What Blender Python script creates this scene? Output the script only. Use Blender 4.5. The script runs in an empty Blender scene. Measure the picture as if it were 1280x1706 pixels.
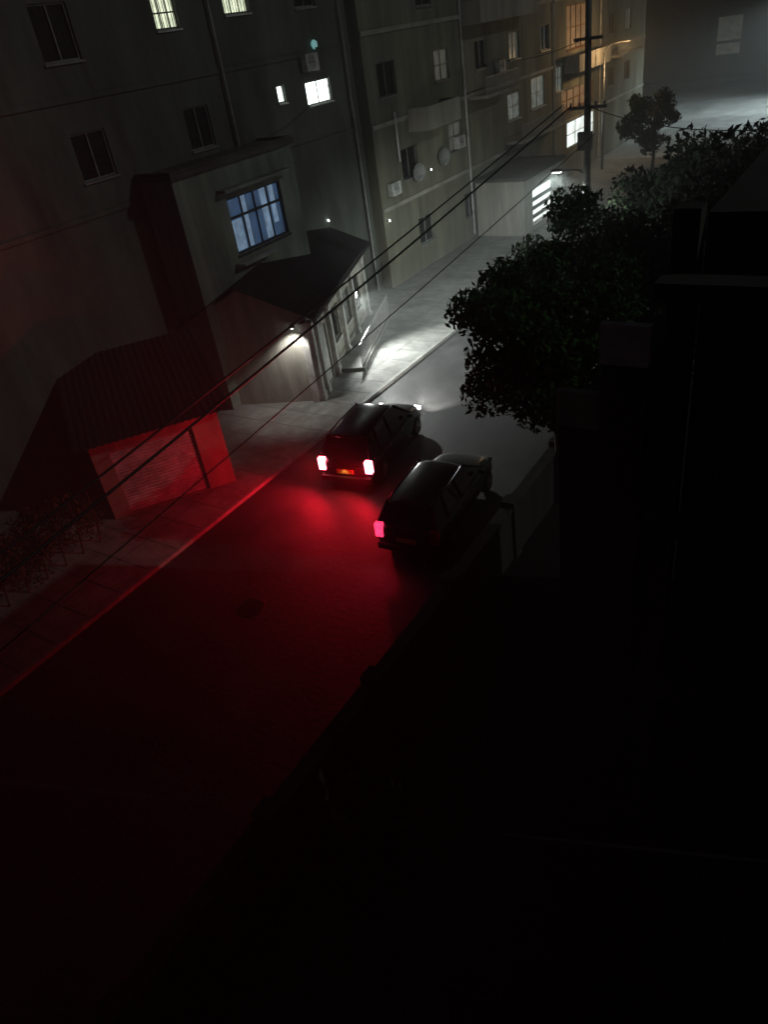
import bpy, bmesh, math, random
import numpy as np
from mathutils import Vector, Matrix
random.seed(7); rng = np.random.default_rng(7)
S = bpy.context.scene
COL = S.collection

# ------------------------------------------------------------------ camera
cam = bpy.data.cameras.new('camera'); co = bpy.data.objects.new('camera', cam); COL.objects.link(co)
Rv = Vector((0.8416896, 0.52191796, -0.13842057)); Uv = Vector((-0.19155609, 0.52829745, 0.82716871)); Fv = Vector((-0.50484144, 0.669704, -0.54463904))
m = Matrix.Identity(4)
for i in range(3):
    m[i][0] = Rv[i]; m[i][1] = Uv[i]; m[i][2] = -Fv[i]
m.translation = (0, 0, 11)
co.matrix_world = m
cam.sensor_fit = 'VERTICAL'; cam.sensor_height = 36.0; cam.lens = 26.0
cam.clip_start = 0.05; cam.clip_end = 1500
S.camera = co

# ------------------------------------------------------------------ night sky, added moon-toned fill, exposure
W = bpy.data.worlds.new('World'); S.world = W; W.use_nodes = True
nt = W.node_tree; bg = nt.nodes['Background']
sky = nt.nodes.new('ShaderNodeTexSky'); sky.sky_type = 'NISHITA'; sky.sun_disc = False
sky.sun_elevation = math.radians(28.8); sky.sun_rotation = math.radians(70)
nt.links.new(sky.outputs[0], bg.inputs[0]); bg.inputs[1].default_value = 0.0022
sun = bpy.data.lights.new('moon_fill', 'SUN'); sun.energy = 0.20; sun.angle = math.radians(0.5); sun.color = (0.93, 1, 0.93)
so = bpy.data.objects.new('moon_fill', sun); COL.objects.link(so)  # directional fill added to lift the street facades
so.rotation_euler = Vector((-.82, -.30, -.48)).to_track_quat('-Z', 'Y').to_euler()
S.view_settings.view_transform = 'Standard'; S.view_settings.look = 'None'
S.view_settings.exposure = 0.0; S.view_settings.gamma = 1.0
S.view_settings.use_curve_mapping = False

# ------------------------------------------------------------------ materials
def mat(name, c1, c2=None, scale=3.0, rough=0.8, bump=0.2, metal=0.0, streak=False, detail=8, dirt=0.45):
    M = bpy.data.materials.new(name); M.use_nodes = True
    n = M.node_tree.nodes; l = M.node_tree.links; b = n['Principled BSDF']
    c2 = c2 or tuple(v * 0.6 for v in c1)
    tc = n.new('ShaderNodeTexCoord'); mp = n.new('ShaderNodeMapping')
    l.new(tc.outputs['Object'], mp.inputs[0])
    if streak: mp.inputs['Scale'].default_value = (1, 1, 0.18)
    no = n.new('ShaderNodeTexNoise'); no.inputs['Scale'].default_value = scale; no.inputs['Detail'].default_value = detail
    no.inputs['Roughness'].default_value = 0.65
    l.new(mp.outputs[0], no.inputs['Vector'])
    cr = n.new('ShaderNodeValToRGB'); cr.color_ramp.elements[0].position = 0.33; cr.color_ramp.elements[1].position = 0.66
    cr.color_ramp.elements[0].color = (*c2, 1); cr.color_ramp.elements[1].color = (*c1, 1)
    n3 = n.new('ShaderNodeTexNoise'); n3.inputs['Scale'].default_value = scale * 0.28; n3.inputs['Detail'].default_value = 10; n3.inputs['Roughness'].default_value = 0.75; n3.inputs['Distortion'].default_value = 0.6
    l.new(mp.outputs[0], n3.inputs['Vector'])
    m3 = n.new('ShaderNodeMapRange'); m3.inputs['From Min'].default_value = 0.36; m3.inputs['From Max'].default_value = 0.6; m3.inputs['To Min'].default_value = 1 - dirt; m3.inputs['To Max'].default_value = 1.08
    l.new(n3.outputs['Fac'], m3.inputs['Value'])
    mx = n.new('ShaderNodeVectorMath'); mx.operation = 'SCALE'
    l.new(no.outputs['Fac'], cr.inputs[0]); l.new(cr.outputs[0], mx.inputs[0]); l.new(m3.outputs[0], mx.inputs['Scale']); l.new(mx.outputs[0], b.inputs['Base Color'])
    b.inputs['Roughness'].default_value = rough; b.inputs['Metallic'].default_value = metal
    if bump:
        n2 = n.new('ShaderNodeTexNoise'); n2.inputs['Scale'].default_value = scale * 9; n2.inputs['Detail'].default_value = 6
        l.new(tc.outputs['Object'], n2.inputs['Vector'])
        bp = n.new('ShaderNodeBump'); bp.inputs['Strength'].default_value = bump; bp.inputs['Distance'].default_value = 0.02
        l.new(n2.outputs['Fac'], bp.inputs['Height']); l.new(bp.outputs[0], b.inputs['Normal'])
    return M
def emat(name, col, strength, var=0.25, scale=2.0):
    M = bpy.data.materials.new(name); M.use_nodes = True
    n = M.node_tree.nodes; l = M.node_tree.links; b = n['Principled BSDF']
    b.inputs['Base Color'].default_value = (0.3, 0.3, 0.3, 1); b.inputs['Roughness'].default_value = 0.3
    b.inputs['Emission Color'].default_value = (*col, 1)
    tc = n.new('ShaderNodeTexCoord'); no = n.new('ShaderNodeTexNoise'); no.inputs['Scale'].default_value = scale
    l.new(tc.outputs['Object'], no.inputs['Vector'])
    mr = n.new('ShaderNodeMapRange'); mr.inputs['To Min'].default_value = strength * (1 - var); mr.inputs['To Max'].default_value = strength * (1 + var)
    mr.inputs['From Min'].default_value = 0.3; mr.inputs['From Max'].default_value = 0.7
    l.new(no.outputs['Fac'], mr.inputs['Value']); l.new(mr.outputs[0], b.inputs['Emission Strength'])
    return M
MT = dict(
    soil=mat('soil', (0.03, 0.028, 0.022), scale=1.5, rough=1, bump=0.6),
    asphalt=mat('asphalt', (0.06, 0.06, 0.06), (0.03, 0.03, 0.032), 0.9, 0.7, 0.5, dirt=0.65),
    paving=mat('paving', (0.30, 0.30, 0.28), (0.17, 0.17, 0.16), 2, 0.85, 0.4),
    yard=mat('yard_concrete', (0.5, 0.51, 0.5), (0.34, 0.35, 0.34), 0.5, 0.85, 0.4),
    kerb=mat('kerb', (0.33, 0.33, 0.31), scale=4),
    render_a=mat('render_grey', (0.15, 0.16, 0.14), (0.09, 0.095, 0.083), 1.4, 0.9, 0.3, streak=True),
    render_b=mat('render_green', (0.30, 0.33, 0.29), (0.17, 0.2, 0.17), 1.6, 0.9, 0.3, streak=True),
    render_c=mat('render_cream', (0.5, 0.48, 0.42), (0.34, 0.32, 0.28), 1.6, 0.85, 0.3, streak=True),
    render_m=mat('render_olive', (0.30, 0.29, 0.22), (0.16, 0.155, 0.12), 1.1, 0.9, 0.3, streak=True),
    white=mat('white_paint', (0.78, 0.77, 0.74), (0.6, 0.59, 0.56), 3, 0.6, 0.1),
    brown=mat('brown_paint', (0.32, 0.15, 0.06), (0.2, 0.09, 0.035), 1.5, 0.7, 0.2, streak=True),
    roof=mat('roof_sheet', (0.022, 0.022, 0.024), (0.012, 0.012, 0.013), 2, 0.8, 0.3),
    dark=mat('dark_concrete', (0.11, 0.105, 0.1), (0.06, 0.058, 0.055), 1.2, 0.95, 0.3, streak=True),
    frame=mat('window_frame', (0.35, 0.36, 0.35), (0.22, 0.22, 0.22), 5, 0.5, 0.05),
    frame_d=mat('dark_frame', (0.05, 0.05, 0.05), scale=5, rough=0.5, bump=0.05),
    glass=mat('window_glass', (0.02, 0.025, 0.025), scale=2, rough=0.12, bump=0),
    metal=mat('galvanised', (0.42, 0.43, 0.43), (0.28, 0.28, 0.28), 8, 0.45, 0.1, 0.7),
    polec=mat('pole_concrete', (0.36, 0.36, 0.34), (0.24, 0.24, 0.22), 3, 0.8, 0.3),
    rail=mat('railing_paint', (0.4, 0.4, 0.39), (0.25, 0.25, 0.24), 6, 0.5, 0.1),
    wire=mat('cable', (0.015, 0.015, 0.015), scale=5, rough=0.6, bump=0),
    bark=mat('bark', (0.09, 0.065, 0.045), (0.04, 0.03, 0.02), 8, 0.95, 0.8),
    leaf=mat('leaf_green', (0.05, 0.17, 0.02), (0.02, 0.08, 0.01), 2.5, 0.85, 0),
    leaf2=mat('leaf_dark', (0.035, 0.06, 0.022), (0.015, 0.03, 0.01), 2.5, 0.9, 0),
    paint_w=mat('car_paint_silver', (0.30, 0.30, 0.32), (0.27, 0.27, 0.29), 1, 0.25, 0, 0.5),
    paint_d=mat('car_paint_dark', (0.03, 0.03, 0.035), (0.025, 0.025, 0.03), 1, 0.22, 0, 0.3),
    carglass=mat('car_glass', (0.012, 0.012, 0.014), scale=1, rough=0.06, bump=0),
    rubber=mat('rubber', (0.02, 0.02, 0.02), scale=10, rough=0.9, bump=0.2),
    rim=mat('alloy', (0.5, 0.5, 0.5), scale=6, rough=0.35, bump=0, metal=0.9),
    plastic=mat('black_plastic', (0.02, 0.02, 0.02), scale=6, rough=0.6, bump=0.1),
    redlens=mat('red_lens', (0.35, 0.01, 0.02), scale=6, rough=0.15, bump=0),
    clear=mat('clear_lens', (0.5, 0.5, 0.5), scale=6, rough=0.1, bump=0),
    plate=mat('yellow_plate', (0.65, 0.42, 0.08), (0.55, 0.36, 0.07), 6, 0.4, 0),
    curtain=mat('curtain', (0.5, 0.55, 0.6), scale=6, rough=0.9, bump=0.1),
    e_green=emat('lit_pane_green', (0.86, 0.95, 0.68), 1.1, 0.35, 3),
    e_white=emat('lit_pane_white', (0.9, 1.0, 0.96), 3.5, 0.2),
    e_pale=emat('lit_pane_pale', (0.78, 0.86, 0.82), 1.6, 0.3),
    e_dim=emat('lit_pane_dim', (0.6, 0.68, 0.6), 0.16, 0.4, 3),
    e_shop=emat('lit_shop_opening', (0.85, 0.95, 0.9), 1.5, 0.3, 1.2),
    e_blue=emat('blue_pane', (0.08, 0.24, 0.55), 0.17, 0.5, 1.5),
    e_bluec=emat('lit_curtain', (0.36, 0.56, 0.82), 0.34, 0.35, 3),
    e_amber=emat('amber_pane', (0.85, 0.34, 0.07), 0.15, 0.5, 2),
    e_olive=emat('dim_olive_pane', (0.5, 0.5, 0.38), 0.085, 0.5, 2),
    e_teal=emat('teal_lamp', (0.25, 0.6, 0.6), 0.5, 0.2),
    e_red=emat('tail_lamp_lit', (1.0, 0.10, 0.14), 24, 0.1),
    e_redcore=emat('tail_lamp_core', (1.0, 0.62, 0.5), 8, 0.1),
    e_red2=emat('tail_lamp_dim', (1.0, 0.03, 0.10), 2.6, 0.3, 9),
    e_head=emat('headlamp_lit', (1.0, 0.97, 0.92), 20, 0.1),
    e_lamp=emat('street_lamp_lit', (0.92, 1.0, 0.96), 9, 0.1),
)

# ------------------------------------------------------------------ builders
class MB:
    def __init__(s): s.v = []; s.f = []
    def quad(s, a, b, c, d):
        i = len(s.v); s.v += [a, b, c, d]; s.f.append((i, i + 1, i + 2, i + 3)); return s
    def poly(s, pts):
        i = len(s.v); s.v += list(pts); s.f.append(tuple(range(i, i + len(pts)))); return s
    def box(s, x0, x1, y0, y1, z0, z1):
        i = len(s.v)
        s.v += [(x0, y0, z0), (x1, y0, z0), (x1, y1, z0), (x0, y1, z0), (x0, y0, z1), (x1, y0, z1), (x1, y1, z1), (x0, y1, z1)]
        s.f += [(i, i + 3, i + 2, i + 1), (i + 4, i + 5, i + 6, i + 7), (i, i + 1, i + 5, i + 4), (i + 1, i + 2, i + 6, i + 5), (i + 2, i + 3, i + 7, i + 6), (i + 3, i, i + 4, i + 7)]
        return s
    def tube(s, pts, r, n=8):
        pts = [Vector(p) for p in pts]; rs = r if isinstance(r, (list, tuple)) else [r] * len(pts)
        base = len(s.v)
        for k, p in enumerate(pts):
            d = (pts[min(k + 1, len(pts) - 1)] - pts[max(k - 1, 0)]).normalized()
            a = Vector((0, 0, 1)) if abs(d.z) < 0.9 else Vector((1, 0, 0))
            u = d.cross(a).normalized(); w = d.cross(u)
            for j in range(n):
                t = 2 * math.pi * j / n
                s.v.append(tuple(p + (u * math.cos(t) + w * math.sin(t)) * rs[k]))
        for k in range(len(pts) - 1):
            for j in range(n):
                a = base + k * n + j; b = base + k * n + (j + 1) % n
                s.f.append((a, b, b + n, a + n))
        s.f.append(tuple(base + j for j in range(n))[::-1])
        e = base + (len(pts) - 1) * n
        s.f.append(tuple(e + j for j in range(n)))
        return s
    def build(s, name, m, parent=None, smooth=False, bevel=0):
        me = bpy.data.meshes.new(name); me.from_pydata(s.v, [], s.f); me.materials.append(m); me.update()
        bm = bmesh.new(); bm.from_mesh(me); bmesh.ops.remove_doubles(bm, verts=bm.verts, dist=0.0005)
        bmesh.ops.recalc_face_normals(bm, faces=bm.faces); bm.to_mesh(me); bm.free()
        if smooth:
            for p in me.polygons: p.use_smooth = True
        o = bpy.data.objects.new(name, me); COL.objects.link(o)
        if parent: o.parent = parent
        if bevel:
            b = o.modifiers.new('bevel', 'BEVEL'); b.width = bevel; b.segments = 2; b.limit_method = 'ANGLE'
        return o
def tag(o, label=None, cat=None, group=None, kind=None):
    if label: o['label'] = label
    if cat: o['category'] = cat
    if group: o['group'] = group
    if kind: o['kind'] = kind
    return o
def empty(name, loc, rz=0):
    o = bpy.data.objects.new(name, None); o.empty_display_size = 0.3; COL.objects.link(o); o.location = loc
    o.rotation_euler = (0, 0, math.radians(rz)); return o
def copy_tree(o, parent=None):
    c = o.copy(); COL.objects.link(c); c.parent = parent
    for ch in list(o.children): copy_tree(ch, c)
    return c

# building local frame: u = local x along the front, front faces local -y, depth goes to +y
def facade(mb, u0, u1, z0, z1, holes, y=0.0, reveal=0.16):
    us = sorted({u0, u1, *[h[0] for h in holes], *[h[1] for h in holes]}); zs = sorted({z0, z1, *[h[2] for h in holes], *[h[3] for h in holes]})
    for a, b in zip(us, us[1:]):
        for c, d in zip(zs, zs[1:]):
            cu, cz = (a + b) / 2, (c + d) / 2
            if any(h[0] < cu < h[1] and h[2] < cz < h[3] for h in holes): continue
            mb.quad((a, y, c), (b, y, c), (b, y, d), (a, y, d))
    for h in holes:
        a, b, c, d = h[:4]; r = y + reveal
        mb.quad((a, y, c), (a, r, c), (a, r, d), (a, y, d)); mb.quad((b, y, c), (b, y, d), (b, r, d), (b, r, c))
        mb.quad((a, y, c), (b, y, c), (b, r, c), (a, r, c)); mb.quad((a, y, d), (a, r, d), (b, r, d), (b, y, d))
def window(parent, h, pane='glass', frame='frame', nu=2, nz=1, y=0.0, sill=True, bars=False, t=0.05):
    a, b, c, d = h[:4]; f = MB(); y0, y1 = y + 0.07, y + 0.13
    f.box(a, a + t, y0, y1, c, d).box(b - t, b, y0, y1, c, d).box(a + t, b - t, y0, y1, c, c + t).box(a + t, b - t, y0, y1, d - t, d)
    for i in range(1, nu):
        u = a + (b - a) * i / nu; f.box(u - t * .45, u + t * .45, y0 + .005, y1 - .005, c + t, d - t)
    for i in range(1, nz):
        z = c + (d - c) * i / nz; f.box(a + t, b - t, y0 + .01, y1 - .01, z - t * .45, z + t * .45)
    o = f.build('window', MT[frame], parent)
    MB().quad((a + .01, y + .135, c + .01), (b - .01, y + .135, c + .01), (b - .01, y + .135, d - .01), (a + .01, y + .135, d - .01)).build('pane', MT[pane], o)
    if sill: MB().box(a - .06, b + .06, y - .07, y - .002, c - .07, c - .01).build('sill', MT[frame], o)
    if bars:
        g = MB(); k = max(3, int((b - a) / .14))
        for i in range(k + 1):
            u = a + (b - a) * i / k; g.box(u - .008, u + .008, y - .05, y - .034, c, d)
        for z in (c + .02, (c + d) / 2, d - .03): g.box(a, b, y - .034, y - .02, z - .01, z + .01)
        g.build('grille', MT['frame_d'], o)
    return o
def block(name, loc, rz, L, D, Hh, wallm, holes, label, cat='building', parapet=0.5, base=0.0, group=None, roofm='dark'):
    r = empty(name, loc, rz); tag(r, label, cat, group)
    w = MB(); facade(w, 0, L, base, Hh, holes)
    w.quad((0, 0, base), (0, 0, Hh), (0, D, Hh), (0, D, base)).quad((L, 0, base), (L, D, base), (L, D, Hh), (L, 0, Hh)).quad((0, D, base), (0, D, Hh), (L, D, Hh), (L, D, base))
    w.build('wall', MT[wallm], r)
    if roofm:
        q = MB().box(-.12, L + .12, -.14, D + .1, Hh + .002, Hh + .16)
        if parapet:
            q.box(-.08, L + .08, -.1, .06, Hh + .162, Hh + parapet).box(-.08, .06, .062, D, Hh + .162, Hh + parapet).box(L - .06, L + .08, .062, D, Hh + .162, Hh + parapet)
        q.build('roof', MT[roofm], r)
    return r

# ------------------------------------------------------------------ setting
def sheet(name, x0, x1, y0, y1, z, m, n=1):
    return tag(MB().quad((x0, y0, z), (x1, y0, z), (x1, y1, z), (x0, y1, z)).build(name, MT[m]), kind='structure')
sheet('ground', -200, 200, -160, 240, -0.12, 'soil')
sheet('road', -14.6, -7.3, -60, 62, -0.10, 'asphalt')
sheet('yard', -40, 6, 62, 111, -0.10, 'yard')
def pavement(name, x0, x1, y0, y1, kx, km='kerb'):
    o = MB().box(x0, x1, y0, y1, -0.3, 0.0).build(name, MT['paving' if km == 'kerb' else km]); tag(o, kind='structure')
    return tag(MB().box(min(kx, kx + .14), max(kx, kx + .14), y0, y1, -0.3, 0.012).build('kerb', MT[km]), kind='structure')
pavement('pavement', -24, -14.74, -60, 61.8, -14.74)
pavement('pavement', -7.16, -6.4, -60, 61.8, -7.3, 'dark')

for x, y in ((-11.2, 9.0), (-12.9, 24.5)):
    mh = MB().tube([(x, y, -.101), (x, y, -.092)], [.36, .34], 28)
    for k in range(-3, 4): mh.box(x - .26, x + .26, y + k * .08 - .012, y + k * .08 + .012, -.093, -.086)
    tag(mh.build('manhole_cover', MT['plastic']), 'round iron manhole cover in the road ' + ('behind' if y < 15 else 'ahead of') + ' the dark car', 'manhole cover', 'manhole covers in the road')
pj = MB()
for i in range(66): pj.box(-23.9, -14.76, -5 + i, -4.985 + i, -.001, .004)
for x in (-17.0, -15.9): pj.box(x, x + .015, -5, 60, .0045, .006)
tag(pj.build('pavement', MT['dark']), kind='structure')

# ------------------------------------------------------------------ far side buildings
# tall block at the back, left
hw = dict(w1=(16.0, 17.0, 11.85, 12.75), w2=(19.3, 20.6, 12.05, 13.1), w3=(23.1, 24.8, 8.7, 9.55), wn=(21.3, 21.75, 9.05, 9.65))
dk = [(7.0, 8.3, 11.4, 12.8), (11.5, 12.8, 11.4, 12.8), (11.5, 12.8, 8.3, 9.6), (16.2, 17.4, 8.3, 9.6), (7.0, 8.3, 8.3, 9.6), (3, 4.2, 8.3, 9.6), (3, 4.2, 11.4, 12.8), (23.3, 24.6, 12.0, 13.3)]
A = block('apartment_block', (-20.8, 4, 0), 90, 26.6, 11, 17, 'render_a', list(hw.values()) + dk, 'tall dim grey apartment block at upper left with small lit windows', 'building')
window(A, hw['w1'], 'e_green', 'white', 3, 2, bars=True)
window(A, hw['w2'], 'e_green', 'white', 3, 2, bars=True)
window(A, hw['w3'], 'e_white', 'white', 2, 1)
window(A, hw['wn'], 'e_white', 'white', 1, 1)
for h in dk: window(A, h, 'glass', 'frame', 2, 1)
bd = MB()
for z in (7.3, 10.4, 13.7): bd.box(0, 26.6, -.06, -.002, z, z + .14)
bd.build('string_course', MT['render_a'], A)
MB().tube([(26.0, -.12, .2), (26.0, -.12, 16.8)], .055).build('downpipe', MT['rail'], A)
MB().tube([(18.4, -.12, .2), (18.4, -.12, 16.8)], .055).build('downpipe', MT['rail'], A)

# house with the blue window
OB = 3.4
hb = (5.6 - OB, 8.5 - OB, 5.0, 6.85)
B = block('narrow_house', (-19.2, 14 + OB, 0), 90, 9.5 - OB, 1.5, 7.9, 'render_b', [hb], 'grey green house front with the large blue lit window', 'house', parapet=0.25)
fb = window(B, hb, 'e_blue', 'frame_d', 4, 1, t=.06)
c = MB()
for (a, b, z0, z1) in [(5.68, 6.25, 5.08, 6.1), (6.3, 6.62, 5.08, 6.78), (7.42, 7.78, 5.08, 6.78), (7.95, 8.2, 5.5, 6.78)]:
    a -= OB; b -= OB; c = MB(); k = max(2, int((b - a) / .09))
    for i in range(k):
        u0 = a + (b - a) * i / k; u1 = a + (b - a) * (i + 1) / k; um = (u0 + u1) / 2
        c.quad((u0, .128, z0), (um, .118, z0), (um, .118, z1), (u0, .128, z1)).quad((um, .118, z0), (u1, .128, z0), (u1, .128, z1), (um, .118, z1))
    c.build('curtain', MT['e_bluec'], fb)
MB().box(5.6 - OB, 8.5 - OB, .05, .11, 6.16, 6.24).build('transom', MT['frame_d'], fb)
c = MB().box(5.2 - OB, 8.9 - OB, -.4, -.005, 7.1, 7.2); c.build('window_hood', MT['render_b'], B)
MB().box(5.3 - OB, 7.1 - OB, -.45, -.01, 4.7, 4.76).build('ledge', MT['render_c'], B)

# low house with the dark roof and pale pilasters
C_ = empty('low_house', (-16.3, 19.0, 0), 111.6); tag(C_, 'low pale house with dark pitched roof and white corner pilasters beside the street', 'house')
Lc, Dc, Hc = 8.8, 4.3, 3.2
hc = [(1.2, 2.1, 0.05, 2.2), (2.9, 4.0, 1.0, 2.3), (4.9, 6.0, 1.0, 2.3), (6.8, 7.8, 0.9, 2.3)]
w = MB(); facade(w, 0, Lc, 0, Hc, hc)
w.quad((0, 0, 0), (0, 0, Hc), (0, Dc, Hc), (0, Dc, 0)).quad((Lc, 0, 0), (Lc, Dc, 0), (Lc, Dc, Hc), (Lc, 0, Hc)).quad((0, Dc, 0), (0, Dc, Hc), (Lc, Dc, Hc), (Lc, Dc, 0))
w.poly([(0, 0, Hc), (0, Dc, Hc), (0, Dc / 2, 4.3)]).poly([(Lc, 0, Hc), (Lc, Dc / 2, 4.3), (Lc, Dc, Hc)])
w.build('wall', MT['render_c'], C_)
q = MB()
n = 44
for side in (0, 1):
    ya, za = (-.45, Hc - .02) if side == 0 else (Dc + .35, Hc - .02)
    for i in range(n):
        u0 = -.5 + (Lc + 1) * i / n; u1 = -.5 + (Lc + 1) * (i + 1) / n; um = (u0 + u1) / 2
        for (p, r_, dz0, dz1) in ((u0, um, 0, .035), (um, u1, .035, 0)):
            q.quad((p, ya, za + dz0), (r_, ya, za + dz1), (r_, Dc / 2, 4.42 + dz1), (p, Dc / 2, 4.42 + dz0))
q.box(-.52, Lc + .52, -.47, -.43, Hc - .16, Hc - .03)
q.build('roof', MT['roof'], C_)
for u in (-.02, .62, 2.35, 4.3, 6.3, 8.6):
    MB().box(u, u + .24, -.16, -.003, 0, Hc - .25).box(u - .04, u + .28, -.2, -.162, 0, .3).box(u - .04, u + .28, -.2, -.162, Hc - .5, Hc - .25).build('pilaster', MT['white'], C_)
MB().box(-.14, -.003, .0, .26, 0, Hc - .25).build('pilaster', MT['white'], C_)
for i, h in enumerate(hc):
    if i == 0:
        d = MB().box(h[0] + .02, h[1] - .02, .06, .11, h[2], h[3] - .02).build('door', MT['white'], C_)
        MB().box(h[0] + .1, h[0] + .13, .02, .06, 1.0, 1.18).build('handle', MT['metal'], d)
    else: window(C_, h, 'glass' if i != 2 else 'e_dim', 'white', 2, 1, bars=True)
rl = MB(); y = -1.05
rl.box(2.6, 8.6, y - .03, y + .03, .98, 1.03).box(2.6, 8.6, y - .02, y + .02, .2, .24)
for i in range(41):
    u = 2.62 + i * .149; rl.box(u - .012, u + .012, y - .012, y + .012, 0.0, .98)
rl.build('railing', MT['rail'], C_)
pt = MB().box(2.5, 8.7, -1.15, -.01, -.02, .14); pt.build('porch', MT['paving'], C_)

# small dark roofed shed lit red by the brake lights
G = empty('roadside_shed', (-17.7, 10.4, 0), 54.5); tag(G, 'small roadside shed with dark roof, its wall washed red by brake lights', 'shed')
Lg, Dg, Hg = 3.7, 4.2, 2.55
w = MB(); facade(w, 0, Lg, 0, Hg, [(0.5, 2.9, 0.02, 2.1)])
w.quad((0, 0, 0), (0, 0, Hg), (0, Dg, Hg + .9), (0, Dg, 0)).quad((Lg, 0, 0), (Lg, Dg, 0), (Lg, Dg, Hg + .9), (Lg, 0, Hg)).quad((0, Dg, 0), (0, Dg, Hg + .9), (Lg, Dg, Hg + .9), (Lg, Dg, 0))
w.build('wall', MT['render_m'], G)
sh = MB()
for i in range(21):
    z = .02 + i * .099; sh.quad((.5, .10, z), (2.9, .10, z), (2.9, .07, z + .05), (.5, .07, z + .05)).quad((.5, .07, z + .05), (2.9, .07, z + .05), (2.9, .10, z + .099), (.5, .10, z + .099))
sh.build('roller_shutter', MT['rail'], G)
q = MB(); n = 22
for i in range(n):
    u0 = -.4 + (Lg + .8) * i / n; u1 = -.4 + (Lg + .8) * (i + 1) / n; um = (u0 + u1) / 2
    for (p, r_, dz0, dz1) in ((u0, um, 0, .04), (um, u1, .04, 0)):
        q.quad((p, -.4, Hg + dz0 - .05), (r_, -.4, Hg + dz1 - .05), (r_, Dg + .3, Hg + 1.0 + dz1), (p, Dg + .3, Hg + 1.0 + dz0))
q.build('roof', MT['roof'], G)

# long building down the street
hm = {}
hl = []
def addh(key, h): hm[key] = h; hl.append(h)
# (u = y - 27)
addh('pale1', (14.8, 16.6, 5.2, 6.6)); addh('pale2', (18.4, 20.6, 5.3, 7.0)); addh('pale3', (22.6, 23.8, 5.7, 7.3))
addh('amber1', (24.6, 29.6, 7.9, 10.4)); addh('amber2', (23.6, 30.0, 4.3, 5.6)); addh('shop', (24.6, 30.4, 1.9, 3.55))
for i, (u, z) in enumerate([(1.0, 8.3), (6.3, 8.3), (10.8, 8.3), (15.3, 8.3), (20, 8.3), (2.2, 4.6), (7.2, 4.9), (33.5, 8.1), (37.5, 8.1), (33.5, 4.6), (37.5, 4.6), (3.2, 1.2), (8.4, 1.2), (5, 11.5), (10, 11.5), (15, 11.5), (20, 11.5)]):
    addh(i, (u, u + 1.5, z, z + 1.35))
M_ = block('street_terrace', (-20.5, 31, 0), 90, 43, 12, 14, 'render_m', hl, 'long olive grey terrace with balconies, amber panels and a bright shop opening', 'building')
for k, h in hm.items():
    if k == 'shop': window(M_, h, 'e_shop', 'white', 3, 2, sill=False)
    elif k in ('amber1', 'amber2'): window(M_, h, 'e_amber', 'brown', 5, 2)
    elif k in ('pale1', 'pale2', 'pale3'): window(M_, h, 'e_dim', 'white', 2, 2)
    elif k in (1, 3, 6, 8): window(M_, h, 'e_olive', 'frame', 2, 2)
    else: window(M_, h, 'glass', 'frame', 2, 1, bars=(k in (0, 5, 8)))
def balcony(u0, u1, z, par, solid):
    s = MB().box(u0, u1, -1.1, -.003, z, z + .16).build('balcony', MT['render_c'], par)
    if solid: MB().box(u0, u1, -1.1, -1.0, z + .162, z + 1.0).box(u0, u0 + .1, -.998, -.005, z + .162, z + 1.0).box(u1 - .1, u1, -.998, -.005, z + .162, z + 1.0).build('parapet', MT['render_c'], s)
    else:
        r = MB().box(u0, u1, -1.08, -1.03, z + .95, z + 1.0)
        k = int((u1 - u0) / .14)
        for i in range(k + 1):
            u = u0 + .02 + (u1 - u0 - .04) * i / k; r.box(u - .01, u + .01, -1.065, -1.045, z + .162, z + .95)
        r.build('railing', MT['rail'], s)
balcony(3.2, 6.6, 6.55, M_, True); balcony(9.8, 14.0, 7.0, M_, False); balcony(14.4, 21.4, 4.0, M_, False); balcony(24, 30.6, 6.6, M_, True)
balcony(32.5, 39, 6.6, M_, False); balcony(9.5, 17, 10.4, M_, True)
for u, z0, z1 in ((1.9, 5.5, 7.6), (9.2, .2, 13.8), (22.1, .2, 13.8), (31.2, .2, 13.8)):
    MB().tube([(u, -.1, z0), (u, -.1, z1)], .06).build('downpipe', MT['white'], M_)
bd = MB()
for z in (3.6, 7.15, 10.75): bd.box(0, 43, -.07, -.003, z - .02, z + .16)
bd.build('string_course', MT['render_c'], M_)

# small shop with lit louvres
D_ = block('small_shop', (-17.4, 40.5, 0), 90, 6.0, 2.9, 2.9, 'render_c', [(1.2, 4.2, 0.35, 2.2)], 'small flat roofed shop front with glowing horizontal louvres behind the tree', 'shop', parapet=.2)
lw = window(D_, (1.2, 4.2, .35, 2.2), 'e_pale', 'white', 1, 1)
for z in (.72, 1.18, 1.64):
    MB().box(1.24, 4.16, -.01, .06, z - .1, z + .1).build('louvre', MT['dark'], lw)

# building closing the street
hr = [(8.6, 11.4, 2.2, 6.2), (14.6, 17.2, 6.9, 10.0), (20, 22, 6.9, 10), (5.6, 8.2, 13, 16), (13, 15, 13, 16), (23, 25, 6.9, 10)]
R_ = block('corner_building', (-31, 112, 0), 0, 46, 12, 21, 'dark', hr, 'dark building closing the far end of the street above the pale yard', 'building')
for i, h in enumerate(hr): window(R_, h, 'e_olive' if i == 0 else 'glass', 'frame', 2, 2)
bd = MB()
for z in (3.4, 11.9, 17): bd.box(0, 46, -.12, -.003, z, z + .3)
bd.build('string_course', MT['dark'], R_)

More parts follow.
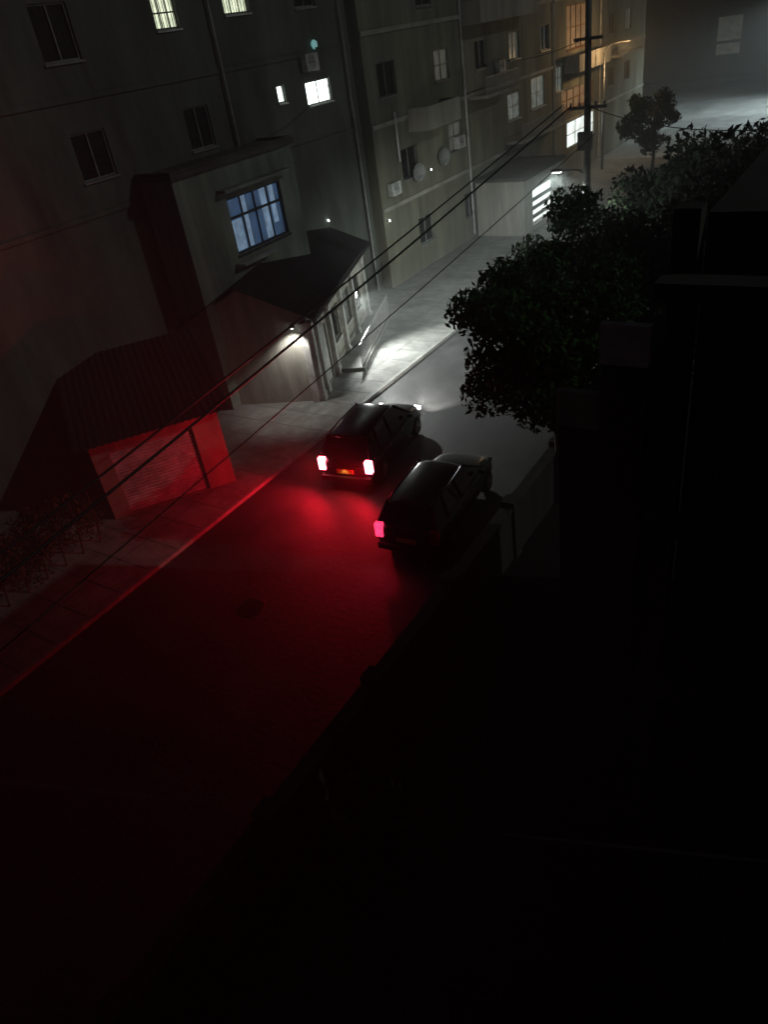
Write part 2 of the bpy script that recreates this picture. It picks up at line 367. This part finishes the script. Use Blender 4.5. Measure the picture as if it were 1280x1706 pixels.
# ------------------------------------------------------------------ near side, unlit buildings at the right
N_ = empty('near_apartment', (-1.85, 8, 0)); tag(N_, 'unlit near building with a tall concrete column at right', 'building')
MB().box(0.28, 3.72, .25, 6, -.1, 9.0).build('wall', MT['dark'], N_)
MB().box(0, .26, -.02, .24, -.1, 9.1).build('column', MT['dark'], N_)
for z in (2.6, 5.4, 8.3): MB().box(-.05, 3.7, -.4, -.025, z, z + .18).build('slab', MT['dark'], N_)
HB = empty('unseen_home_building', (1.9, -34, 0)); tag(HB, 'tall unlit home building behind the camera, unseen, added to shade the near road', 'building')
MB().box(0, 12, 0, 42.2, -.1, 19).build('wall', MT['dark'], HB)  # out of view; added so its shadow darkens the near road
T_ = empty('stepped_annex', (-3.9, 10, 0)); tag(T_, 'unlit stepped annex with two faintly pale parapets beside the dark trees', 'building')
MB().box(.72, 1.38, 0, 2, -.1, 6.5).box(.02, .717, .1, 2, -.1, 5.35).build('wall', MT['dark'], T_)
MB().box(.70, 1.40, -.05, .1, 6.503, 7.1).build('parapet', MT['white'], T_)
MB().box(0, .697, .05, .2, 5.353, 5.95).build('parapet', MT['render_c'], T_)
gw = MB().box(-6.35, -6.15, -8, 26, -.1, 1.3).box(-6.39, -6.11, -8, 26, 1.302, 1.38)
for y in range(-8, 27, 3): gw.box(-6.42, -6.08, y, y + .34, -.1, 1.5)
tag(gw.build('garden_wall', MT['dark']), 'low dark garden wall along the near pavement', 'wall')
# ------------------------------------------------------------------ utility pole, lamps, wires
P = empty('utility_pole', (-10.0, 29.2, 0))
tag(P, 'tall pale concrete utility pole rising behind the tree with a lit street lamp', 'pole')
MB().tube([(0, 0, -.1), (0, 0, 5), (0, 0, 11.4)], [.17, .14, .10], 12).build('pole', MT['polec'], P, True)
MB().tube([(0, 0, 5.3), (-.3, -.1, 5.5), (-.9, -.3, 5.55)], .03).build('lamp_arm', MT['metal'], P)
lh = MB().box(-1.25, -.85, -.46, -.28, 5.52, 5.62).build('lamp_head', MT['metal'], P, bevel=.02)
MB().box(-1.22, -.88, -.44, -.30, 5.49, 5.518).build('lamp_lens', MT['e_lamp'], lh)
MB().box(-.7, .7, -.05, .05, 7.5, 7.6).box(-.5, .5, -.05, .05, 9.6, 9.7).build('cross_arm', MT['metal'], P)
for u in (-.62, -.3, .3, .62): MB().tube([(u, 0, 7.6), (u, 0, 7.68), (u, 0, 7.74)], [.03, .05, .02]).build('insulator', MT['white'], P)
MB().box(-.25, .25, -.35, -.14, 6.2, 6.8).build('meter_box', MT['rail'], P)
def lamp(name, loc, energy, col, size=.15, spot=None, rot=None):
    l = bpy.data.lights.new(name, 'SPOT' if spot else 'POINT'); l.energy = energy; l.color = col; l.shadow_soft_size = size
    if spot: l.spot_size = math.radians(spot); l.spot_blend = .6
    o = bpy.data.objects.new(name, l); COL.objects.link(o); o.location = loc
    if rot is not None: o.rotation_euler = Vector(rot).to_track_quat('-Z', 'Y').to_euler()
    return o
lamp('street_lamp_light', (-11.05, 28.8, 5.4), 2000, (.88, 1, .95), .12, 168, (-.25, .2, -.9))
Q = empty('street_lamp', (-18.8, 58.2, 0)); tag(Q, 'thin distant street lamp post in front of the terrace with the amber panels', 'street lamp')
MB().tube([(0, 0, -.1), (0, 0, 7.4)], [.1, .06], 10).build('pole', MT['metal'], Q, True)
MB().tube([(0, 0, 7.4), (.4, 0, 7.8), (1.2, 0, 7.9)], .04).build('lamp_arm', MT['metal'], Q)
lh = MB().box(1.15, 1.75, -.12, .12, 7.86, 7.96).build('lamp_head', MT['metal'], Q, bevel=.02)
MB().box(1.2, 1.7, -.1, .1, 7.83, 7.858).build('lamp_lens', MT['e_amber'], lh)
lamp('street_lamp_light', (-17.35, 58.2, 7.6), 420, (1, .62, .28), .2)
lamp('added_yard_light', (-8.0, 82, 8.9), 8000, (.82, .98, 1), .25, 120, (-.6, -.15, -1))  # added light with no visible source, brightens the pale yard
Q = empty('added_yard_lamp', (-4.5, 82, 0)); tag(Q, 'tall lamp added to light the pale yard, standing hidden behind the dark trees', 'street lamp')
MB().tube([(0, 0, -.1), (0, 0, 9)], [.12, .08], 10).build('pole', MT['metal'], Q, True)
MB().tube([(0, 0, 9), (-1.2, 0, 9.3), (-3.2, 0, 9.2)], .05).build('lamp_arm', MT['metal'], Q)
MB().box(-3.8, -3.2, -.15, .15, 9.1, 9.2).build('lamp_head', MT['metal'], Q, bevel=.02)

def wire(p0, p1, sag, r, label, nseg=24, group='overhead cables along the street'):
    p0, p1 = Vector(p0), Vector(p1); pts = []
    for i in range(nseg + 1):
        t = i / nseg; p = p0.lerp(p1, t); p.z -= sag * 4 * t * (1 - t); pts.append(p)
    return tag(MB().tube(pts, r, 6).build('overhead_cable', MT['wire'], smooth=True), label, 'cable', group)
wire((-10.9, 29.2, 7.7), (-10.7, -12, 3.6), .25, .022, 'upper cable of the close pair crossing the street scene')
wire((-10.6, 29.2, 7.64), (-10.4, -12, 3.45), .32, .028, 'lower thicker cable of the close pair crossing the street scene')
wire((-9.7, 29.2, 6.7), (-10.3, -12, 2.8), .25, .013, 'thin single cable hanging lowest, in front of the grey road')
wire((-10.0, 29.2, 9.7), (-20.4, 44, 8.6), .3, .012, 'slack cable from the pole top to the terrace front')
wire((-10.0, 29.2, 7.6), (-1.9, 20, 7.9), .35, .014, 'cable running from the pole into the dark trees')
wire((-20.9, 29.5, 9.6), (-19.3, 22.5, 8.3), .25, .012, 'short slack cable between the tall block and the narrow house')

# ------------------------------------------------------------------ fixtures on the facades
def make_ac():
    r = empty('air_conditioner', (0, 0, 0))
    MB().box(-.4, .4, -.34, -.04, 0, .58).build('casing', MT['white'], r, bevel=.015)
    g = MB()
    for i in range(10): 
        rr = .04 + .022 * i; pts = [(-.08 + rr * math.cos(a), -.352, .29 + rr * math.sin(a)) for a in [j * math.pi / 10 for j in range(21)]]
        if i % 3 == 0: g.tube(pts, .006, 4)
    g.box(-.34, .18, -.345, -.342, .28, .3).build('fan_grille', MT['frame_d'], r)
    MB().box(-.34, -.3, -.34, 0, -.05, -.002).box(.3, .34, -.34, 0, -.05, -.002).build('bracket', MT['metal'], r)
    return r
def make_dish():
    r = empty('satellite_dish', (0, 0, 0)); d = MB(); n = 20
    for k in range(5):
        for j in range(n):
            f = lambda k, j: (.42 * k / 5 * math.cos(2 * math.pi * j / n), -.35 + .16 * (1 - (k / 5) ** 2) , .45 + .42 * k / 5 * math.sin(2 * math.pi * j / n))
            d.quad(f(k, j), f(k, j + 1), f(k + 1, j + 1), f(k + 1, j))
    d.build('reflector', MT['rail'], r, True)
    MB().tube([(0, -.2, .1), (0, -.62, .35)], .012).build('feed_arm', MT['metal'], r)
    MB().tube([(0, 0, .3), (0, -.2, .32), (0, -.22, .45)], .02).build('bracket', MT['metal'], r)
    return r
ac = make_ac(); first = True
for x, y, z, lab in [(-20.8, 27.4, 9.9, 'air conditioner on the tall block above the bright white window'), (-20.5, 32.0, 4.2, 'air conditioner low on the terrace beside the first balcony'),
                  (-20.5, 39.0, 5.0, 'air conditioner on the terrace near the solid balcony'), (-20.5, 44.6, 7.9, 'air conditioner on the terrace above the pale windows'), (-17.4, 45.8, 1.6, 'air conditioner on the small shop beside the glowing louvres')]:
    o = ac if first else copy_tree(ac); first = False
    o.location = (x, y, z); o.rotation_euler = (0, 0, math.radians(90)); tag(o, lab, 'air conditioner', 'air conditioners on the facades')
ds = make_dish(); first = True
for x, y, z, lab in [(-20.5, 34.3, 4.3, 'round satellite dish on the terrace, nearer the low house'), (-20.5, 37.0, 4.5, 'round satellite dish on the terrace, further up the street')]:
    o = ds if first else copy_tree(ds); first = False
    o.location = (x, y, z); o.rotation_euler = (0, 0, math.radians(75)); tag(o, lab, 'satellite dish', 'satellite dishes on the terrace')
def bulb(loc, mname, lab, r=.05, g='small lit lamps on the walls'):
    root = empty('wall_lamp', loc); tag(root, lab, 'wall lamp', g)
    MB().box(-.16, -.0, -.03, .03, -.03, .03).build('bracket', MT['metal'], root)
    MB().tube([(.0, 0, -r), (.05, 0, -r * .5), (.05, 0, r * .5), (0, 0, r)], [r * .5, r, r, r * .5], 10).build('bulb', MT[mname], root, True)
bulb((-20.75, 27.0, 4.3), 'e_lamp', 'tiny lit lamp low on the tall block just above the dark roof', .035)
bulb((-20.4, 31.3, 3.2), 'e_lamp', 'tiny lit lamp on the terrace edge above the dark roof', .035)
bulb((-20.75, 28.0, 10.75), 'e_teal', 'dim teal lamp on the tall block above the white window', .13)
bulb((-20.3, 35.6, 4.6), 'e_lamp', 'tiny lit lamp between the two satellite dishes', .03)
# floodlight on the low house front
FL = empty('flood_light', (-17.55, 23.35, 2.35)); FL.rotation_euler = (0, 0, math.radians(111.6)); tag(FL, 'small white floodlight on the low house front shining on the street', 'floodlight')
MB().box(-.16, .16, -.30, -.16, -.1, .14).build('housing', MT['white'], FL, bevel=.01)
MB().box(-.13, .13, -.308, -.302, -.08, .11).build('lens', MT['e_lamp'], FL)
MB().box(-.02, .02, -.16, 0.02, 0, .04).build('bracket', MT['metal'], FL)
lamp('flood_light_beam', (-17.1, 23.2, 2.3), 1900, (.95, 1, .97), .1, 128, (.92, .05, -.5))

GL = empty('added_gable_lamp', (-16.72, 18.84, 2.95)); GL.rotation_euler = (0, 0, math.radians(21.6)); tag(GL, 'small lamp added under the gable to light the end wall of the low pale house', 'wall lamp')
MB().box(-.02, .02, -.26, -.0, 0, .04).build('bracket', MT['metal'], GL)
MB().tube([(0, -.26, .05), (0, -.26, -.06)], [.05, .12], 12).build('shade', MT['rail'], GL)
MB().tube([(0, -.26, -.062), (0, -.26, -.12)], [.05, .03], 10).build('bulb', MT['e_lamp'], GL)
lamp('added_gable_light', (-16.6, 18.45, 2.78), 150, (1, .98, .92), .06, 112, (-.1, .1, -1))  # added source that puts grey light on the end wall

# ------------------------------------------------------------------ cars
def loft(stations, name, m, parent, sub=2):
    """stations: (y, half width bottom, half width belt, z bottom, z belt, crown z) along the car"""
    mb = MB(); ring = []
    for (y, wb, wt, z0, z1, zc) in stations:
        ring.append([(-wb * .9, y, z0), (-wb, y, z0 + .12), (-wb * 1.0, y, (z0 + z1) / 2), (-wt, y, z1), (-wt * .55, y, zc), (0, y, zc + .01), (wt * .55, y, zc), (wt, y, z1), (wb, y, (z0 + z1) / 2), (wb, y, z0 + .12), (wb * .9, y, z0)])
    for a, b in zip(ring, ring[1:]):
        for j in range(len(a)):
            k = (j + 1) % len(a); mb.quad(a[j], a[k], b[k], b[j])
    mb.poly(ring[0]); mb.poly(ring[-1][::-1])
    o = mb.build(name, m, parent, True)
    s = o.modifiers.new('subdivision', 'SUBSURF'); s.levels = sub; s.render_levels = sub
    return o
def make_car(paint, tall, tail, tail2, heads):
    r = empty('car', (0, 0, 0)); L = 4.3; hw_ = .86; rz = tall   # local +y is the front; rear face at y=0
    loft([(0.0, .78, .76, .34, .80, .88), (.06, .84, .82, .26, .92, .97), (.5, .86, .83, .24, .95, 1.0), (1.6, .87, .84, .22, .95, 1.0), (3.0, .87, .83, .22, .93, 1.0), (3.3, .86, .8, .22, .9, .97), (4.0, .83, .74, .24, .78, .84), (4.25, .72, .62, .3, .66, .70), (4.3, .66, .56, .36, .6, .64)], 'body', paint, r)
    # cabin: glass volume with roof skin
    gl = MB(); g0 = [(.78, .12, .93), (.60, .55, rz - .1), (.60, 2.35, rz - .08), (.78, 3.25, .93)]
    gl.quad((-.78, .10, .93), (.78, .10, .93), (.60, .48, rz - .08), (-.60, .48, rz - .08)).quad((.6, 2.4, rz - .08), (.78, 3.25, .93), (-.78, 3.25, .93), (-.6, 2.4, rz - .08))
    for s in (-1, 1): gl.quad((s * .78, .10, .93), (s * .6, .48, rz - .08), (s * .6, 2.4, rz - .08), (s * .78, 3.25, .93))
    gl.build('windows', MT['carglass'], r)
    loft([(.30, .50, .5, rz - .11, rz - .05, rz - .03), (.38, .60, .58, rz - .11, rz - .04, rz - .005), (1.2, .63, .60, rz - .10, rz - .02, rz + .03), (2.2, .62, .59, rz - .11, rz - .03, rz + .02), (2.5, .60, .56, rz - .14, rz - .07, rz - .04)], 'roof', paint, r)
    for s in (-1, 1):
        for (a, b, ya, yb) in ((.93, rz - .06, .08, .46), (.93, rz - .06, 3.27, 2.42), (.93, rz - .08, 1.75, 1.72), (.93, rz - .08, .85, .95)):
            MB().tube([(s * .80, ya, a), (s * .62, yb, b)], .035, 6).build('pillar', paint, r)
    for s in (-1, 1):
        for y in (.78, 3.5):
            t = MB(); pts = [(s * .70, y, .31), (s * .88, y, .31)]
            t.tube([(s * .68, y, .31), (s * .70, y, .31), (s * .86, y, .31), (s * .885, y, .31)], [.26, .31, .31, .27], 24)
            w = t.build('wheel', MT['rubber'], r, False)
            rm = MB().tube([(s * .886, y, .31), (s * .893, y, .31)], [.2, .18], 20)
            for k in range(5):
                a = k * 2 * math.pi / 5; rm.tube([(s * .90, y, .31), (s * .90, y + .18 * math.cos(a), .31 + .18 * math.sin(a))], .018, 4)
            rm.build('rim', MT['rim'], w)
        tl = MB(); tm = tail if s < 0 else tail2
        tl.box(.64 if s > 0 else -.85, .85 if s > 0 else -.64, -.035, .12, .62, 1.0)
        o = tl.build('tail_light', MT[tm], r, bevel=.02)
        if tm == 'e_red':
            MB().box(s * .77 - .045, s * .77 + .045, -.045, -.0355, .72, .78).box(s * .77 - .045, s * .77 + .045, -.045, -.0355, .86, .93).build('brake_bulb', MT['e_redcore'], o)
        MB().box(s * .62 - .12, s * .62 + .12, 4.14, 4.26, .56, .68).build('headlight', MT[heads], r, bevel=.03)
        MB().box(s * .93 - .08, s * .93 + .08, 2.85, 2.93, .95, 1.07).build('mirror', paint, r, bevel=.03)
        h = MB()
        for y in (1.35, 2.3): h.box(s * .875 - .015, s * .875 + .015, y, y + .16, .80, .825)
        h.build('door_handle', MT['rim'], r)
    MB().box(-.80, .80, -.09, .05, .30, .48).build('bumper', MT['plastic'], r, bevel=.03)
    MB().box(-.26, .26, -.06, -.02, .58, .70).build('number_plate', MT['plate'], r)
    MB().box(-.55, .55, -.02, .03, .52, .76).build('tailgate_recess', MT['plastic'], r)
    MB().tube([(-.3, .09, 1.0), (.1, .2, 1.06), (.34, .24, 1.1)], .009, 5).build('wiper', MT['plastic'], r)
    return r
carA = make_car(MT['paint_d'], 1.62, 'e_red', 'e_red', 'e_head')
carA.location = (-11.9, 14.3, -.10); carA.rotation_euler = (0, 0, math.radians(9)); tag(carA, 'dark car on the road with both brake lights blazing and headlights on', 'car')
carB = make_car(MT['paint_d'], 1.5, 'e_red2', 'redlens', 'clear')
carB.location = (-8.5, 12.0, -.10); carB.rotation_euler = (0, 0, math.radians(6)); tag(carB, 'dark parked car by the near kerb with only its left rear lamp glowing red', 'car')
def car_lamp(car, p, energy, col, name, spot=None, d=None, size=.08):
    R = Matrix.Rotation(car.rotation_euler.z, 3, 'Z'); loc = R @ Vector(p) + car.location
    return lamp(name, loc, energy, col, size, spot, R @ Vector(d) if d else None)
for s in (-.77, .77): car_lamp(carA, (s, -.14, .84), 380, (1, .008, .025), 'brake_light_glow', 165, (-.55, -1, .0))
for s in (-.62, .62): car_lamp(carA, (s, 4.45, .62), 800, (1, .97, .9), 'headlight_beam', 75, (0.05, 1, -.10))
car_lamp(carA, (0, -.12, .74), 1.5, (1, .75, .4), 'plate_lamp', 150, (0, -.2, -1), .03)
car_lamp(carB, (-.77, -.14, .84), 20, (1, .03, .08), 'tail_light_glow', 160, (0, -1, 0))

# ------------------------------------------------------------------ trees
def leaves(centres, radii, n, size, squash=.8):
    """leaf shaped quads scattered in the clumps"""
    per = rng.choice(len(centres), n, p=np.array(radii) ** 2 / np.sum(np.array(radii) ** 2))
    c = np.array(centres)[per]; r = np.array(radii)[per][:, None]
    d = rng.normal(size=(n, 3)); d /= np.linalg.norm(d, axis=1)[:, None]
    p = c + d * r * (rng.random((n, 1)) ** .45) * np.array([1, 1, squash])
    a = rng.normal(size=(n, 3)); a[:, 2] -= .5; a /= np.linalg.norm(a, axis=1)[:, None]
    b = np.cross(a, rng.normal(size=(n, 3))); b /= np.linalg.norm(b, axis=1)[:, None]
    s = size * (.6 + .8 * rng.random((n, 1)))
    v = np.stack([p - a * s, p + b * s * .42, p + a * s, p - b * s * .42], 1).reshape(-1, 3)
    return v
def leaf_mesh(name, v, m, parent):
    n = len(v) // 4; me = bpy.data.meshes.new(name)
    me.vertices.add(len(v)); me.vertices.foreach_set('co', v.astype(np.float32).ravel())
    me.loops.add(4 * n); me.loops.foreach_set('vertex_index', np.arange(4 * n, dtype=np.int32))
    me.polygons.add(n); me.polygons.foreach_set('loop_start', np.arange(0, 4 * n, 4, dtype=np.int32)); me.polygons.foreach_set('loop_total', np.full(n, 4, dtype=np.int32))
    me.update(); me.validate(); me.materials.append(m)
    o = bpy.data.objects.new(name, me); COL.objects.link(o); o.parent = parent; return o
def tree(name, loc, R, zc, Rz, nclump, nleaf, size, lm, label, cat='tree', group=None, trunk_r=.2):
    r = empty(name, loc); tag(r, label, cat, group)
    cs, rs = [], []
    for _ in range(nclump):
        d = rng.normal(size=3); d /= np.linalg.norm(d); k = rng.random() ** .4
        cs.append([d[0] * R * k, d[1] * R * k, zc + d[2] * Rz * k]); rs.append(R * rng.uniform(.16, .34))
    t = MB(); t.tube([(0, 0, -.1), (.08, .05, zc * .35), (-.05, .08, zc * .7), (0, 0, zc + Rz * .3)], [trunk_r, trunk_r * .8, trunk_r * .6, trunk_r * .25], 10)
    for i in range(0, nclump, max(1, nclump // 14)):
        c = cs[i]; z0 = zc * rng.uniform(.45, .8)
        t.tube([(0, 0, z0), (c[0] * .45, c[1] * .45, (z0 + c[2]) / 2 + .2), tuple(c)], [trunk_r * .4, trunk_r * .22, .02], 6)
    t.build('trunk', MT['bark'], r, True)
    leaf_mesh('crown', leaves(cs, rs, nleaf, size), MT[lm], r)
    return r
tree('broadleaf_tree', (-6.1, 15.8, 0), 2.4, 4.2, 2.1, 60, 26000, .085, 'leaf', 'big black leafy tree standing over the parked car at the street edge', group='trees along the near side')
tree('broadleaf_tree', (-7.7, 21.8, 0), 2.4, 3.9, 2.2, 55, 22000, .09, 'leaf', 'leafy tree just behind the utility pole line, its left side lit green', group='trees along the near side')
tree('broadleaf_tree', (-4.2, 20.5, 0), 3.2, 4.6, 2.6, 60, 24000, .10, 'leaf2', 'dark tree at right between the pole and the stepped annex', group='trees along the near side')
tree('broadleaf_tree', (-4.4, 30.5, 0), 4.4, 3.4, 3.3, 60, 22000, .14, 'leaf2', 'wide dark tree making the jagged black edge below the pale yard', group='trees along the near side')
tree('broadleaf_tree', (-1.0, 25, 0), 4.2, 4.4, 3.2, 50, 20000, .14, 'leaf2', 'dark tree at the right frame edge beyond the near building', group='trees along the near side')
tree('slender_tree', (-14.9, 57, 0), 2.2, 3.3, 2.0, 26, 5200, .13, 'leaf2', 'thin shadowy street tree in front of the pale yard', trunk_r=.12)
for i, (x, y, s, lab) in enumerate([(-4.9, 5.2, .9, 'dark bush just inside the garden wall, nearest the camera'), (-4.6, 7.6, 1.1, 'dark bush below the stepped annex'), (-2.3, 3.2, .7, 'small bush at the bottom edge right of centre'), (-1.2, 3.6, .7, 'small bush at the bottom right beneath the column')]):
    tree('bush', (x, y, 0), s, s * .7, s * .6, 16, 2600, .06, 'leaf2', lab, 'bush', 'bushes in the dark garden', trunk_r=.04)


hg = empty('hedge', (-17.2, 0, 0)); tag(hg, 'dark clipped hedge added at far left to soak up red light, leading up to the red lit shed', 'hedge')  # planting added in place of a wall so this side stays dark
tw = MB()
for i in range(40):
    y = -14 + i * .6; tw.tube([(0, y, -.1), (.1, y + .1, .9), (0, y + .2, 1.7)], [.03, .025, .01], 5)
tw.build('stem', MT['bark'], hg)
cs = [[rng.uniform(-.3, .3), rng.uniform(-14, 9.4), rng.uniform(.3, 1.75)] for _ in range(260)]
leaf_mesh('foliage', leaves(cs, [.42] * 260, 26000, .06), MT['leaf2'], hg)

# added mist volume giving the lamps a glow like lens bloom
me = MB().box(-210, 210, -170, 250, -1.5, 23.5)
hz = tag(me.build('bloom_haze', MT['leaf']), kind='stuff')
hm2 = bpy.data.materials.new('bloom_haze'); hm2.use_nodes = True; n = hm2.node_tree.nodes; n.remove(n['Principled BSDF'])
v = n.new('ShaderNodeVolumePrincipled'); v.inputs['Density'].default_value = 0.0065; v.inputs['Color'].default_value = (.82, .86, .86, 1)
hm2.node_tree.links.new(v.outputs[0], n['Material Output'].inputs['Volume'])
hz.data.materials.clear(); hz.data.materials.append(hm2)
